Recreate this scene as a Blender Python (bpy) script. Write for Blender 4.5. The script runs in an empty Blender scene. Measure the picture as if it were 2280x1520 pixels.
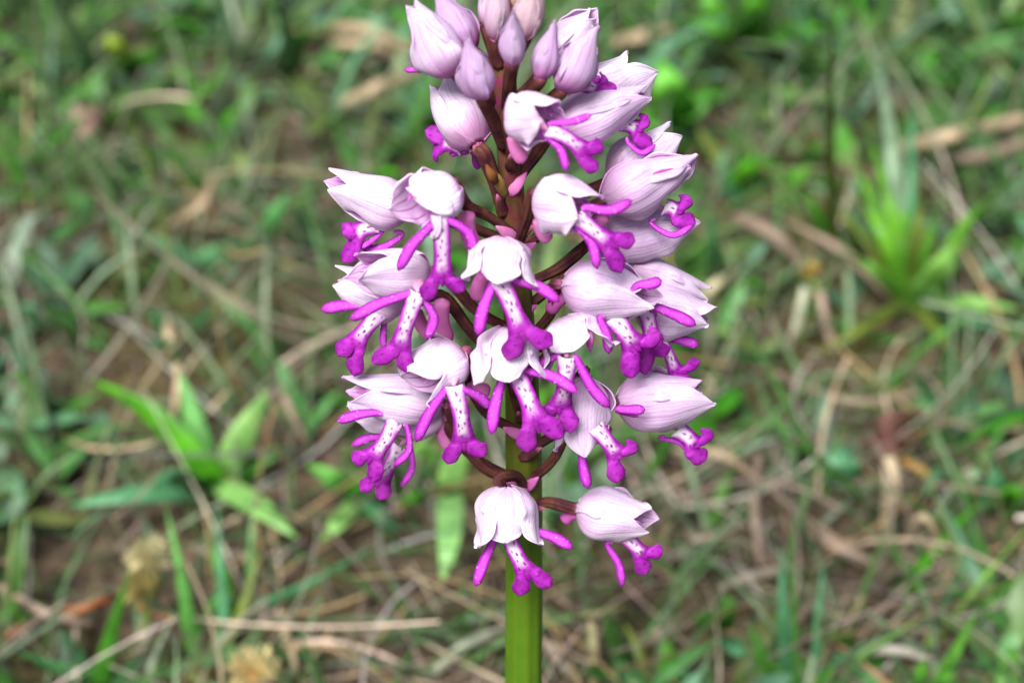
import bpy, math, random
import numpy as np
from mathutils import Vector, Matrix
sc = bpy.context.scene
C = sc.collection
R_ = math.radians
# ------------------------------------------------------------------ camera
PITCH = R_(41); DIST = 0.25; ZC = 0.15; HF = R_(32)
TARGET = Vector((0, 0, ZC))
VIEW = Vector((0, math.cos(PITCH), -math.sin(PITCH)))
CAMP = TARGET - VIEW * DIST
CR = Vector((1, 0, 0)); CU = CR.cross(VIEW); CB = -VIEW
cd = bpy.data.cameras.new('camera'); cam = bpy.data.objects.new('camera', cd); C.objects.link(cam)
cam.location = CAMP; cam.rotation_euler = (math.pi / 2 - PITCH, 0, 0)
cd.sensor_width = 36; cd.lens = 18 / math.tan(HF / 2)
cd.clip_start = 0.002; cd.clip_end = 500
cd.dof.use_dof = True; cd.dof.focus_distance = DIST - 0.006; cd.dof.aperture_fstop = 15
sc.camera = cam
# ------------------------------------------------------------------ sky, sun, exposure
SUN_EL, SUN_AZ = R_(60), R_(-150)         # azimuth from +Y towards +X: high, over the photographer's left shoulder
w = bpy.data.worlds.new('World'); sc.world = w; w.use_nodes = True
nt = w.node_tree
sky = nt.nodes.new('ShaderNodeTexSky'); sky.sky_type = 'NISHITA'; sky.sun_disc = False
sky.sun_elevation = SUN_EL; sky.sun_rotation = SUN_AZ; sky.dust_density = 5.0; sky.air_density = 0.7; sky.ozone_density = 0.6
nt.links.new(sky.outputs[0], nt.nodes['Background'].inputs[0])
nt.nodes['Background'].inputs[1].default_value = 0.075
sl = bpy.data.lights.new('sun', 'SUN'); sun = bpy.data.objects.new('sun', sl); C.objects.link(sun)
sl.energy = 3.7; sl.angle = R_(28); sl.color = (1, 0.98, 0.965)
sdir = Vector((math.sin(SUN_AZ) * math.cos(SUN_EL), math.cos(SUN_AZ) * math.cos(SUN_EL), math.sin(SUN_EL)))
sun.rotation_euler = sdir.to_track_quat('Z', 'Y').to_euler()
sc.view_settings.view_transform = 'Standard'; sc.view_settings.look = 'None'
sc.view_settings.gamma = 1; sc.view_settings.use_curve_mapping = False
sc.view_settings.exposure = 0.78
sc.render.engine = 'CYCLES'
sc.cycles.use_denoising = True
sc.cycles.max_bounces = 8
rnd = random.Random(7)

# ------------------------------------------------------------------ pixel -> place
FPX = 1140 / math.tan(HF / 2)
LEAN = math.tan(R_(17))
def ray(px, py): return (VIEW + CR * ((px - 1140) / FPX) + CU * ((760 - py) / FPX))
def P(px, py, d=0.0):                      # on the upright plane through the stem, d millimetres in front of it
    r = ray(px, py)                        # (the stem leans a little away from the camera)
    k = (-d * 0.001 - CAMP.y + LEAN * (CAMP.z - ZC)) / (r.y - LEAN * r.z)
    return CAMP + r * k
def G(px, py, h=0.0):                      # on the level plane h millimetres above the soil
    r = ray(px, py); k = (h * 0.001 - CAMP.z) / r.z
    return CAMP + r * k
def pxm(p): return (p - CAMP).dot(VIEW) / FPX      # metres per photo pixel at a point
def lin(r, g, b):
    f = lambda c: ((c / 255 + 0.055) / 1.055) ** 2.4 if c > 10 else c / 255 / 12.92
    return (f(r), f(g), f(b), 1)

# ------------------------------------------------------------------ mesh helpers
ORG = {}
def mk(name, verts, faces, mat, parent=None, org=None, uvs=None, attr=None, col=None, smooth=True, mats=None):
    org = Vector(org) if org is not None else (ORG[parent.name] if parent else Vector((0, 0, 0)))
    me = bpy.data.meshes.new(name)
    me.from_pydata([tuple(Vector(v) - org) for v in verts], [], faces)
    for m in (mats or [mat]): me.materials.append(m)
    if uvs is not None:
        ul = me.uv_layers.new(name='UVMap')
        li = np.zeros(len(me.loops), dtype=np.int32); me.loops.foreach_get('vertex_index', li)
        ul.data.foreach_set('uv', np.array(uvs, dtype=np.float32)[li].ravel())
    if attr is not None:
        a = me.attributes.new('pig', 'FLOAT', 'POINT'); a.data.foreach_set('value', np.array(attr, dtype=np.float32))
    if smooth: me.polygons.foreach_set('use_smooth', [True] * len(me.polygons))
    me.update()
    o = bpy.data.objects.new(name, me); C.objects.link(o)
    if parent is not None:
        o.parent = parent; o.location = org - ORG[parent.name]
    else: o.location = org
    if col is not None: o.color = col
    ORG[o.name] = org
    return o
def empty(name, loc, label=None, cat=None, group=None):
    o = bpy.data.objects.new(name, None); C.objects.link(o); o.location = loc; o.empty_display_size = 0.01
    ORG[o.name] = Vector(loc); tag(o, label, cat, group); return o
def tag(o, label=None, cat=None, group=None, kind=None):
    if label: o['label'] = label
    if cat: o['category'] = cat
    if group: o['group'] = group
    if kind: o['kind'] = kind
    return o
def solid(o, t, off=-1, sub=0, moff=0):
    if sub:
        m = o.modifiers.new('smooth', 'SUBSURF'); m.levels = sub; m.render_levels = sub
    m = o.modifiers.new('thick', 'SOLIDIFY'); m.thickness = t; m.offset = off; m.material_offset = moff
    return o
def cr(pts, n):                            # Catmull-Rom through pts, n samples
    pts = [Vector(p) for p in pts]
    if len(pts) == 2: return [pts[0].lerp(pts[1], i / (n - 1)) for i in range(n)]
    q = [2 * pts[0] - pts[1]] + pts + [2 * pts[-1] - pts[-2]]
    out = []
    for i in range(n):
        s = i / (n - 1) * (len(pts) - 1); k = min(int(s), len(pts) - 2); t = s - k
        a, b, c, d = q[k:k + 4]
        out.append(0.5 * ((2 * b) + (c - a) * t + (2 * a - 5 * b + 4 * c - d) * t * t + (3 * b - a - 3 * c + d) * t ** 3))
    return out
def lerpl(xs, n):
    out = []
    for i in range(n):
        s = i / (n - 1) * (len(xs) - 1); k = min(int(s), len(xs) - 2); out.append(xs[k] + (xs[k + 1] - xs[k]) * (s - k))
    return out
def tube(pts, rad, n=12, seg=10, rib=0, amp=0, twist=0, flat=1.0, cap=True, flatdir=None):
    ctr = cr(pts, n); rr = lerpl(rad, n)
    vs, fs, uv = [], [], []
    ref = Vector(flatdir) if flatdir is not None else CB
    L = 0
    for i, c in enumerate(ctr):
        t = (ctr[min(i + 1, n - 1)] - ctr[max(i - 1, 0)]).normalized()
        s = t.cross(ref)
        if s.length < 1e-4: s = t.cross(Vector((0.3, 0.2, 0.9)))
        s.normalize(); b = s.cross(t).normalized()
        for j in range(seg):
            a = 2 * math.pi * j / seg
            r = rr[i] * (1 + amp * math.cos(rib * a + twist * i / n))
            vs.append(c + s * (math.cos(a) * r) + b * (math.sin(a) * r * flat)); uv.append((j / seg, i / (n - 1)))
    for i in range(n - 1):
        for j in range(seg):
            k = (j + 1) % seg
            fs.append((i * seg + j, i * seg + k, (i + 1) * seg + k, (i + 1) * seg + j))
    if cap:
        fs.append(tuple(reversed(range(seg)))); fs.append(tuple((n - 1) * seg + j for j in range(seg)))
    return vs, fs, uv
def club(pts, r0, r1, n=14, seg=10, flat=0.7):      # swells towards a rounded end
    rad = []
    for i in range(n):
        t = i / (n - 1)
        r = r0 + (r1 - r0) * min(1, t / 0.75) ** 1.2
        if t < 0.1: r *= math.sqrt(max(0.0, 1 - ((0.1 - t) / 0.1) ** 2)) * 0.9 + 0.1
        if t > 0.8: r *= math.sqrt(max(0.0, 1 - ((t - 0.8) / 0.2) ** 2)) * 0.96 + 0.04
        rad.append(r)
    return tube(pts, rad, n, seg, flat=flat)

# ------------------------------------------------------------------ materials
def mat(name):
    m = bpy.data.materials.new(name); m.use_nodes = True
    t = m.node_tree; t.nodes.clear(); return m, t
def nd(t, kind, **kw):
    n = t.nodes.new(kind)
    for k, v in kw.items():
        if k.startswith('i_'): n.inputs[int(k[2:])].default_value = v
        else: setattr(n, k, v)
    return n
def math_(t, op, a, b=None, c=None, clamp=False):
    n = t.nodes.new('ShaderNodeMath'); n.operation = op; n.use_clamp = clamp
    for i, x in enumerate((a, b, c)):
        if x is None: continue
        if isinstance(x, (int, float)): n.inputs[i].default_value = x
        else: t.links.new(x, n.inputs[i])
    return n.outputs[0]
def mixc(t, f, a, b, blend='MIX'):
    n = t.nodes.new('ShaderNodeMix'); n.data_type = 'RGBA'; n.blend_type = blend
    for i, x in ((0, f), (6, a), (7, b)):
        if isinstance(x, (int, float)): n.inputs[i].default_value = x
        elif isinstance(x, tuple): n.inputs[i].default_value = x
        else: t.links.new(x, n.inputs[i])
    return n.outputs[2]
def smooth(t, x, a, b):
    n = t.nodes.new('ShaderNodeMapRange'); n.interpolation_type = 'SMOOTHSTEP'
    t.links.new(x, n.inputs[0]); n.inputs[1].default_value = a; n.inputs[2].default_value = b
    return n.outputs[0]
def noise(t, vec, scale, detail=3, rough=0.5):
    n = nd(t, 'ShaderNodeTexNoise'); n.inputs['Scale'].default_value = scale
    n.inputs['Detail'].default_value = detail; n.inputs['Roughness'].default_value = rough
    if vec is not None: t.links.new(vec, n.inputs['Vector'])
    return n
def finish(t, color, rough=0.5, transl=0.0, bump=None, bstr=0.3, bdist=0.0002, sheen=0.0, spec=0.4, tcol=None):
    p = nd(t, 'ShaderNodeBsdfPrincipled'); t.links.new(color, p.inputs['Base Color'])
    p.inputs['Roughness'].default_value = rough; p.inputs['Specular IOR Level'].default_value = spec
    if sheen:
        p.inputs['Sheen Weight'].default_value = sheen; p.inputs['Sheen Roughness'].default_value = 0.4
        t.links.new(color, p.inputs['Sheen Tint'])
    if bump is not None:
        b = nd(t, 'ShaderNodeBump'); b.inputs['Strength'].default_value = bstr; b.inputs['Distance'].default_value = bdist
        t.links.new(bump, b.inputs['Height']); t.links.new(b.outputs[0], p.inputs['Normal'])
    out = nd(t, 'ShaderNodeOutputMaterial')
    if transl:
        tr = nd(t, 'ShaderNodeBsdfTranslucent'); t.links.new(tcol if tcol is not None else color, tr.inputs[0])
        mx = nd(t, 'ShaderNodeMixShader', i_0=transl)
        t.links.new(p.outputs[0], mx.inputs[1]); t.links.new(tr.outputs[0], mx.inputs[2]); t.links.new(mx.outputs[0], out.inputs[0])
    else: t.links.new(p.outputs[0], out.inputs[0])

def sepal_mat(name, inner):
    m, t = mat(name)
    uv = nd(t, 'ShaderNodeUVMap').outputs[0]
    sx = nd(t, 'ShaderNodeSeparateXYZ'); t.links.new(uv, sx.inputs[0])
    geo = nd(t, 'ShaderNodeTexCoord').outputs['Object']
    info = nd(t, 'ShaderNodeObjectInfo')
    tint = nd(t, 'ShaderNodeSeparateColor'); t.links.new(info.outputs['Color'], tint.inputs[0])
    wob = noise(t, geo, 260, 3)
    u = math_(t, 'ADD', sx.outputs[0], math_(t, 'MULTIPLY', math_(t, 'SUBTRACT', wob.outputs[0], 0.5), 0.14))
    # broad veins, then hair-fine ones between them
    def vein(freq, lo, hi, ph=0.0):
        f = math_(t, 'FRACT', math_(t, 'ADD', math_(t, 'MULTIPLY', u, freq), ph))
        d = math_(t, 'ABSOLUTE', math_(t, 'SUBTRACT', f, 0.5))
        return math_(t, 'SUBTRACT', 1.0, smooth(t, d, lo, hi))
    v1 = vein(5, 0.0, 0.10); v2 = vein(15, 0.0, 0.3, 0.3)
    st = noise(t, geo, 420, 4)
    blot = smooth(t, noise(t, geo, 190, 2).outputs[0], 0.40, 0.72)
    base = smooth(t, sx.outputs[1], 0.42, 0.0)
    if inner:
        c = mixc(t, blot, lin(236, 205, 238), lin(214, 150, 220))
        c = mixc(t, math_(t, 'MULTIPLY', v1, 0.85), c, lin(150, 30, 140))
        c = mixc(t, math_(t, 'MULTIPLY', base, 0.6), c, lin(205, 110, 190))
    else:
        c = mixc(t, tint.outputs[0], lin(251, 244, 254), lin(196, 168, 206))
        c = mixc(t, math_(t, 'MULTIPLY', blot, 0.34), c, lin(226, 182, 234))
        rim = math_(t, 'ABSOLUTE', math_(t, 'MULTIPLY_ADD', u, 2.0, -1.0))
        c = mixc(t, math_(t, 'MULTIPLY', smooth(t, rim, 0.9, 0.25), math_(t, 'MULTIPLY', smooth(t, sx.outputs[1], 1.0, .35), 0.24)), c, lin(226, 178, 232))
        c = mixc(t, math_(t, 'MULTIPLY', v2, 0.20), c, lin(200, 140, 208))
        c = mixc(t, math_(t, 'MULTIPLY', math_(t, 'MULTIPLY', v1, smooth(t, st.outputs[0], 0.36, 0.62)), math_(t, 'MULTIPLY_ADD', tint.outputs[0], 0.5, 0.38)), c, lin(188, 118, 200))
        c = mixc(t, math_(t, 'MULTIPLY', base, math_(t, 'MULTIPLY_ADD', tint.outputs[1], 0.75, 0.10)), c, lin(200, 84, 178))
        # rare brown specks
        vo = nd(t, 'ShaderNodeTexVoronoi'); vo.inputs['Scale'].default_value = 130; t.links.new(geo, vo.inputs['Vector'])
        sp = math_(t, 'SUBTRACT', 1.0, smooth(t, vo.outputs['Distance'], 0.03, 0.075))
        vs = nd(t, 'ShaderNodeSeparateColor'); t.links.new(vo.outputs['Color'], vs.inputs[0])
        sp = math_(t, 'MULTIPLY', sp, math_(t, 'GREATER_THAN', vs.outputs[0], 0.86))
        c = mixc(t, math_(t, 'MULTIPLY', sp, 0.5), c, lin(150, 70, 80))
        c = mixc(t, tint.outputs[2], c, lin(222, 190, 160))
        pap = noise(t, geo, 1900, 2)
        c = mixc(t, math_(t, 'MULTIPLY', smooth(t, pap.outputs[0], .45, .7), 0.22), c, lin(206, 160, 210))
    hgt = math_(t, 'ADD', math_(t, 'MULTIPLY', v2, -0.5), math_(t, 'ADD', math_(t, 'MULTIPLY', v1, -0.8), math_(t, 'MULTIPLY', st.outputs[0], 0.9)))
    finish(t, c, 0.6, 0.36, hgt, 0.22, 0.00025, spec=0.2)
    return m
M = {}
M['sepal'] = sepal_mat('sepal_outside', False)
M['sepal_in'] = sepal_mat('sepal_inside', True)
def lip_mat():
    m, t = mat('spotted_lip')
    uv = nd(t, 'ShaderNodeUVMap').outputs[0]
    at = nd(t, 'ShaderNodeAttribute', attribute_name='pig').outputs['Fac']
    geo = nd(t, 'ShaderNodeTexCoord').outputs['Object']
    n1 = noise(t, geo, 900, 3)
    a = math_(t, 'ADD', at, math_(t, 'MULTIPLY', math_(t, 'SUBTRACT', n1.outputs[0], 0.5), 0.55))
    f = smooth(t, a, 0.05, 0.80); f2 = smooth(t, a, 0.78, 1.15)
    c = mixc(t, f, mixc(t, smooth(t, noise(t, geo, 700, 3).outputs[0], .35, .7), lin(238, 222, 238), lin(222, 184, 224)), lin(174, 42, 182))
    c = mixc(t, f2, c, lin(134, 14, 140))
    vo = nd(t, 'ShaderNodeTexVoronoi'); vo.inputs['Scale'].default_value = 1.0; vo.inputs['Randomness'].default_value = 0.9
    mpp = nd(t, 'ShaderNodeMapping'); mpp.inputs['Scale'].default_value = (1.5, 1.0, 1); t.links.new(uv, mpp.inputs[0])
    wv = nd(t, 'ShaderNodeVectorMath', operation='ADD'); t.links.new(mpp.outputs[0], wv.inputs[0])
    wn = noise(t, geo, 1500, 2); sb = nd(t, 'ShaderNodeVectorMath', operation='SCALE'); sb.inputs[3].default_value = 0.8
    t.links.new(wn.outputs['Color'], sb.inputs[0]); t.links.new(sb.outputs[0], wv.inputs[1])
    t.links.new(wv.outputs[0], vo.inputs['Vector'])
    sp = math_(t, 'SUBTRACT', 1.0, smooth(t, vo.outputs['Distance'], 0.20, 0.40))
    vsep = nd(t, 'ShaderNodeSeparateColor'); t.links.new(vo.outputs['Color'], vsep.inputs[0])
    sp = math_(t, 'MULTIPLY', sp, math_(t, 'GREATER_THAN', vsep.outputs[0], 0.22))
    c = mixc(t, math_(t, 'MULTIPLY', math_(t, 'MULTIPLY', sp, math_(t, 'MULTIPLY_ADD', vsep.outputs[1], .5, .6)), 0.95), c, lin(128, 24, 132))
    dk = smooth(t, noise(t, geo, 420, 3).outputs[0], 0.4, 0.75)
    c = mixc(t, math_(t, 'MULTIPLY', math_(t, 'MULTIPLY', dk, f), 0.35), c, lin(205, 80, 205))
    finish(t, c, 0.6, 0.22, math_(t, 'ADD', noise(t, geo, 2600, 2).outputs[0], sp), 0.5, 0.00012, sheen=0.25, spec=0.25)
    return m
M['lip'] = lip_mat()
def plain(name, c1, c2, scale, rough=0.55, transl=0.0, bstr=0.3, bscale=None, sheen=0, stretch=None, objcol=False, bdist=0.0002, spec=0.4):
    m, t = mat(name)
    geo = nd(t, 'ShaderNodeTexCoord').outputs['Object']
    n = noise(t, geo, scale, 4)
    c = mixc(t, smooth(t, n.outputs[0], 0.3, 0.7), c1, c2)
    if objcol:
        info = nd(t, 'ShaderNodeObjectInfo'); c = mixc(t, 1.0, c, info.outputs['Color'], 'MULTIPLY')
    b = noise(t, geo, bscale or scale * 4, 3)
    finish(t, c, rough, transl, b.outputs[0], bstr, bdist, sheen=sheen, spec=spec)
    return m
def arm_mat():
    m, t = mat('magenta_arm')
    uv = nd(t, 'ShaderNodeUVMap').outputs[0]; sx = nd(t, 'ShaderNodeSeparateXYZ'); t.links.new(uv, sx.inputs[0])
    geo = nd(t, 'ShaderNodeTexCoord').outputs['Object']
    n = noise(t, geo, 500, 4); n2 = noise(t, geo, 2600, 2)
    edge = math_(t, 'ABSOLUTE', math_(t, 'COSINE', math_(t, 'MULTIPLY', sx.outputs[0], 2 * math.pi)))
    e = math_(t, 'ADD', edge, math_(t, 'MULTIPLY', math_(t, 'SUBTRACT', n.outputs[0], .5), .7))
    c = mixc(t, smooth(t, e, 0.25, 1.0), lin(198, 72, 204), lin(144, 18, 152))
    c = mixc(t, math_(t, 'MULTIPLY', smooth(t, sx.outputs[1], .82, 1.0), .7), c, lin(134, 12, 132))
    c = mixc(t, math_(t, 'MULTIPLY', smooth(t, sx.outputs[1], .3, 0.0), .6), c, lin(222, 130, 214))
    c = mixc(t, math_(t, 'MULTIPLY', smooth(t, n2.outputs[0], .62, .72), .5), c, lin(238, 170, 232))
    finish(t, c, 0.65, 0.15, n2.outputs[0], 0.6, 0.00015, sheen=.2, spec=.2)
    return m
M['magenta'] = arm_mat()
M['pink'] = plain('pink_spur', lin(226, 140, 196), lin(214, 104, 190), 300, 0.55, 0.3, 0.3, 1500, 0.2)
M['column'] = plain('column_pink', lin(232, 176, 208), lin(222, 150, 200), 400, 0.5, 0.3)
M['throat'] = plain('purple_petal', lin(190, 70, 176), lin(226, 150, 214), 300, 0.6, 0.2)
def stalk_mat():
    m, t = mat('brown_ovary')
    uv = nd(t, 'ShaderNodeUVMap').outputs[0]; sx = nd(t, 'ShaderNodeSeparateXYZ'); t.links.new(uv, sx.inputs[0])
    geo = nd(t, 'ShaderNodeTexCoord').outputs['Object']
    n = noise(t, geo, 500, 3)
    c = mixc(t, smooth(t, n.outputs[0], 0.3, 0.7), lin(58, 24, 32), lin(96, 58, 42))
    rb = math_(t, 'ABSOLUTE', math_(t, 'SUBTRACT', math_(t, 'FRACT', math_(t, 'MULTIPLY_ADD', sx.outputs[0], 6, math_(t, 'MULTIPLY', sx.outputs[1], 1.6))), 0.5))
    c = mixc(t, math_(t, 'MULTIPLY', smooth(t, rb, 0.3, 0.5), 0.7), c, lin(74, 20, 48))
    c = mixc(t, math_(t, 'MULTIPLY', smooth(t, sx.outputs[1], 0.72, 1.0), 0.75), c, lin(206, 110, 160))
    finish(t, c, 0.7, 0, n.outputs[0], 0.5, 0.0003, spec=.2)
    return m
M['stalk'] = stalk_mat()
def stem_mat():
    m, t = mat('orchid_stem')
    g = nd(t, 'ShaderNodeTexCoord').outputs['Object']
    uv = nd(t, 'ShaderNodeUVMap').outputs[0]; sx = nd(t, 'ShaderNodeSeparateXYZ'); t.links.new(uv, sx.inputs[0])
    sz = nd(t, 'ShaderNodeSeparateXYZ'); t.links.new(g, sz.inputs[0])
    n = noise(t, g, 160, 4); n2 = noise(t, g, 700, 3)
    z = math_(t, 'ADD', sx.outputs[1], math_(t, 'MULTIPLY', math_(t, 'SUBTRACT', n.outputs[0], 0.5), 0.12))
    gr = mixc(t, n.outputs[0], lin(62, 98, 12), lin(84, 116, 22))
    st = math_(t, 'ABSOLUTE', math_(t, 'SUBTRACT', math_(t, 'FRACT', math_(t, 'MULTIPLY', sx.outputs[0], 9)), 0.5))
    gr = mixc(t, math_(t, 'MULTIPLY', smooth(t, st, 0.2, 0.5), 0.35), gr, lin(84, 108, 8))
    ol = mixc(t, n2.outputs[0], lin(86, 92, 24), lin(70, 66, 26))
    c = mixc(t, smooth(t, z, 0.30, 0.39), gr, ol)
    br = mixc(t, smooth(t, n2.outputs[0], .35, .65), lin(84, 64, 30), lin(92, 36, 44))
    c = mixc(t, smooth(t, z, 0.46, 0.57), c, br)
    pu = mixc(t, smooth(t, n2.outputs[0], .35, .65), lin(104, 70, 46), lin(140, 44, 92))
    c = mixc(t, math_(t, 'MULTIPLY', smooth(t, z, 0.63, 0.77), .8), c, pu)
    finish(t, c, 0.42, 0, math_(t, 'ADD', n2.outputs[0], st), 0.4, 0.0002)
    return m
M['stem'] = stem_mat()
def leaf_mat(name, attr=None, transl=0.25, rough=0.45):
    m, t = mat(name)
    geo = nd(t, 'ShaderNodeTexCoord').outputs['Object']
    if attr: col = nd(t, 'ShaderNodeAttribute', attribute_name=attr).outputs['Color']
    else: col = nd(t, 'ShaderNodeObjectInfo').outputs['Color']
    n = noise(t, geo, 140, 4)
    c = mixc(t, smooth(t, n.outputs[0], 0.3, 0.7), mixc(t, 1.0, col, (0.62, 0.66, 0.60, 1), 'MULTIPLY'), mixc(t, 1.0, col, (1.15, 1.12, 1.1, 1), 'MULTIPLY'))
    finish(t, c, rough, transl, n.outputs[0], 0.3, 0.0004)
    return m
M['leaf'] = leaf_mat('leaf_blade')
M['turf'] = leaf_mat('turf_blade', 'col')
M['straw'] = leaf_mat('dry_straw', 'col', 0.05, 0.75)
M['fluff'] = leaf_mat('dry_fluff', None, 0.3, 0.8)
def soil_mat():
    m, t = mat('soil')
    g = nd(t, 'ShaderNodeTexCoord').outputs['Object']
    n1 = noise(t, g, 14, 5); n2 = noise(t, g, 120, 5, 0.65); n3 = noise(t, g, 480, 3)
    c = mixc(t, smooth(t, n2.outputs[0], 0.35, 0.65), lin(44, 36, 28), lin(100, 84, 66))
    c = mixc(t, math_(t, 'MULTIPLY', smooth(t, n1.outputs[0], 0.48, 0.62), 0.75), c, mixc(t, n2.outputs[0], lin(60, 58, 16), lin(104, 98, 34)))
    c = mixc(t, math_(t, 'MULTIPLY', smooth(t, n3.outputs[0], 0.6, 0.75), 0.5), c, lin(150, 128, 104))
    finish(t, c, 0.9, 0, math_(t, 'ADD', n2.outputs[0], math_(t, 'MULTIPLY', n3.outputs[0], 0.4)), 0.9, 0.004)
    return m
M['soil'] = soil_mat()

# ------------------------------------------------------------------ soil
def hgt(x, y):
    return 0.004 * math.sin(x * 23 + 1.3) * math.cos(y * 19 + .4) + 0.003 * math.sin(x * 51 + y * 37) + 0.0022 * math.sin(x * 120 - y * 90 + 2) + 0.0015 * math.sin(x * 210 + y * 260)
def soil():
    xs = sorted(set([-60, -20, -8, -3, -1.5] + [round(-0.8 + 0.012 * i, 4) for i in range(134)] + [1.5, 3, 8, 20, 60]))
    ys = sorted(set([-60, -20, -8, -3, -1.2] + [round(-0.5 + 0.012 * i, 4) for i in range(142)] + [1.8, 3, 8, 20, 60]))
    vs = [(x, y, hgt(x, y) if abs(x) < 1 and -1 < y < 1.5 else 0) for y in ys for x in xs]
    nx = len(xs)
    fs = [(j * nx + i, j * nx + i + 1, (j + 1) * nx + i + 1, (j + 1) * nx + i) for j in range(len(ys) - 1) for i in range(nx - 1)]
    tag(mk('ground', vs, fs, M['soil']), kind='structure')
soil()
def onsoil(p, h=0.0): return Vector((p.x, p.y, hgt(p.x, p.y) + h))

# ------------------------------------------------------------------ the orchid
SX = [(1700, 1166, 84), (1520, 1165, 82), (1300, 1166, 82), (1000, 1165, 80), (800, 1159, 72), (600, 1149, 62), (480, 1142, 57), (350, 1134, 54), (200, 1125, 52), (100, 1121, 46), (40, 1128, 38), (-60, 1136, 20)]
def stemx(py):
    for (y0, x0, _), (y1, x1, _) in zip(SX, SX[1:]):
        if y1 <= py <= y0: return x0 + (x1 - x0) * (y0 - py) / (y0 - y1)
    return 1140
foot = P(1166, 1700, 0); fy = -LEAN * ZC * .9; foot = Vector((foot.x, fy, hgt(foot.x, fy) - 0.004))
orchid = empty('orchid', (foot.x, fy, hgt(foot.x, fy)), 'pink and white military orchid in bloom on an upright green stem above the turf', 'orchid')
spts = [foot, foot.lerp(P(1166, 1700, 0), .5)] + [P(x, y, 0) for y, x, _ in SX]
srad = [0.0034, 0.0031] + [wd * 0.5 * pxm(P(x, y, 0)) for y, x, wd in SX]
v, f, uv = tube(spts, srad, 90, 72, rib=9, amp=0.03, twist=1.0)
mk('stem', v, f, M['stem'], orchid, uvs=uv)

def sepal(name, par, base, a, u, L, R, phi0, layer, tint, seed, gape, flare, blunt=0.0, W=1.22, lenf=1.0, beak=0.2):
    rr = random.Random(seed); s_ = a.cross(u)
    nu, nv = 13, 20
    p1, p2, p3 = rr.uniform(0, 6), rr.uniform(0, 6), rr.uniform(0, 6)
    Lk = L * lenf * rr.uniform(0.92, 1.07); side = rr.uniform(-0.16, 0.16); W = W * rr.uniform(.9, 1.08); phi0 = phi0 + rr.uniform(-.12, .12); bulge = rr.uniform(-.05, .06); tipout = rr.uniform(-.04, .16) * (1 if gape > .12 else .3)
    vs, uv = [], []
    for i in range(nv):
        t = i / (nv - 1)
        if t < 0.36: pr = math.sqrt(max(0.08, 1 - (1 - t / 0.36) ** 2))
        else:
            x = (t - 0.36) / 0.64; pr = tipout * x ** 3 + (1 - beak) * (1 - (1 - gape) * (x ** 1.3)) + beak * (gape + (1 - gape) * (0.5 + 0.5 * math.cos(math.pi * x ** 0.95)) ** 0.8)
        r = R * (pr + flare * max(0, t - 0.62) ** 2 * 6) * (1 + 0.06 * layer + bulge * math.sin(t * 3.1))
        if t < 0.36: hw = 0.42 + 0.58 * math.sin(t / 0.36 * math.pi / 2)
        else:
            x = (t - 0.36) / 0.64; hw = (1 - x ** (2.1 + 2.5 * blunt)) ** (0.92 - 0.35 * blunt)
            hw = max(hw, 0.02)
        ph = min(W * hw * R / max(r, 1e-6), 1.55)
        for j in range(nu):
            s = -1 + 2 * j / (nu - 1)
            phi = phi0 + s * ph + side * t
            wr = 1 + 0.045 * math.sin(2.3 * s + p1 + 5 * t) + 0.03 * (1.6 if beak > .9 else 1) * math.sin(8 * t + p2 + 4 * s) + (0.03 if beak > .9 else 0.010) * math.sin(9.4 * s + p3 + 1.5 * t) * min(1, 3 * t) - 0.07 * (1 - min(1, abs(s) * 1.6)) ** 2 * min(1, t * 5) + 0.05 * max(0, abs(s) - .72) / .28 * min(1, t * 3)
            edge = 0.11 * R * (math.sin(11 * t + p3 + s) + .5 * math.sin(23 * t + p1)) * abs(s) ** 3 * min(1, t * 3)
            q = base + a * (Lk * (t - 0.02 * s * s)) + (u * math.cos(phi) + s_ * math.sin(phi)) * (r * wr + edge)
            vs.append(q); uv.append((j / (nu - 1), t))
    fs = [(i * nu + j, i * nu + j + 1, (i + 1) * nu + j + 1, (i + 1) * nu + j) for i in range(nv - 1) for j in range(nu - 1)]
    o = mk(name, vs, fs, None, par, uvs=uv, col=tint, mats=[M['sepal'], M['sepal_in']])
    # outward normal check: outer material on the outside
    me = o.data; c = me.polygons[(nv // 2) * (nu - 1) + nu // 2]
    outw = (u * math.cos(phi0) + s_ * math.sin(phi0))
    if c.normal.dot(outw) < 0: me.flip_normals()
    solid(o, 0.00014, -1, 1, 1)
    return o

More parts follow.
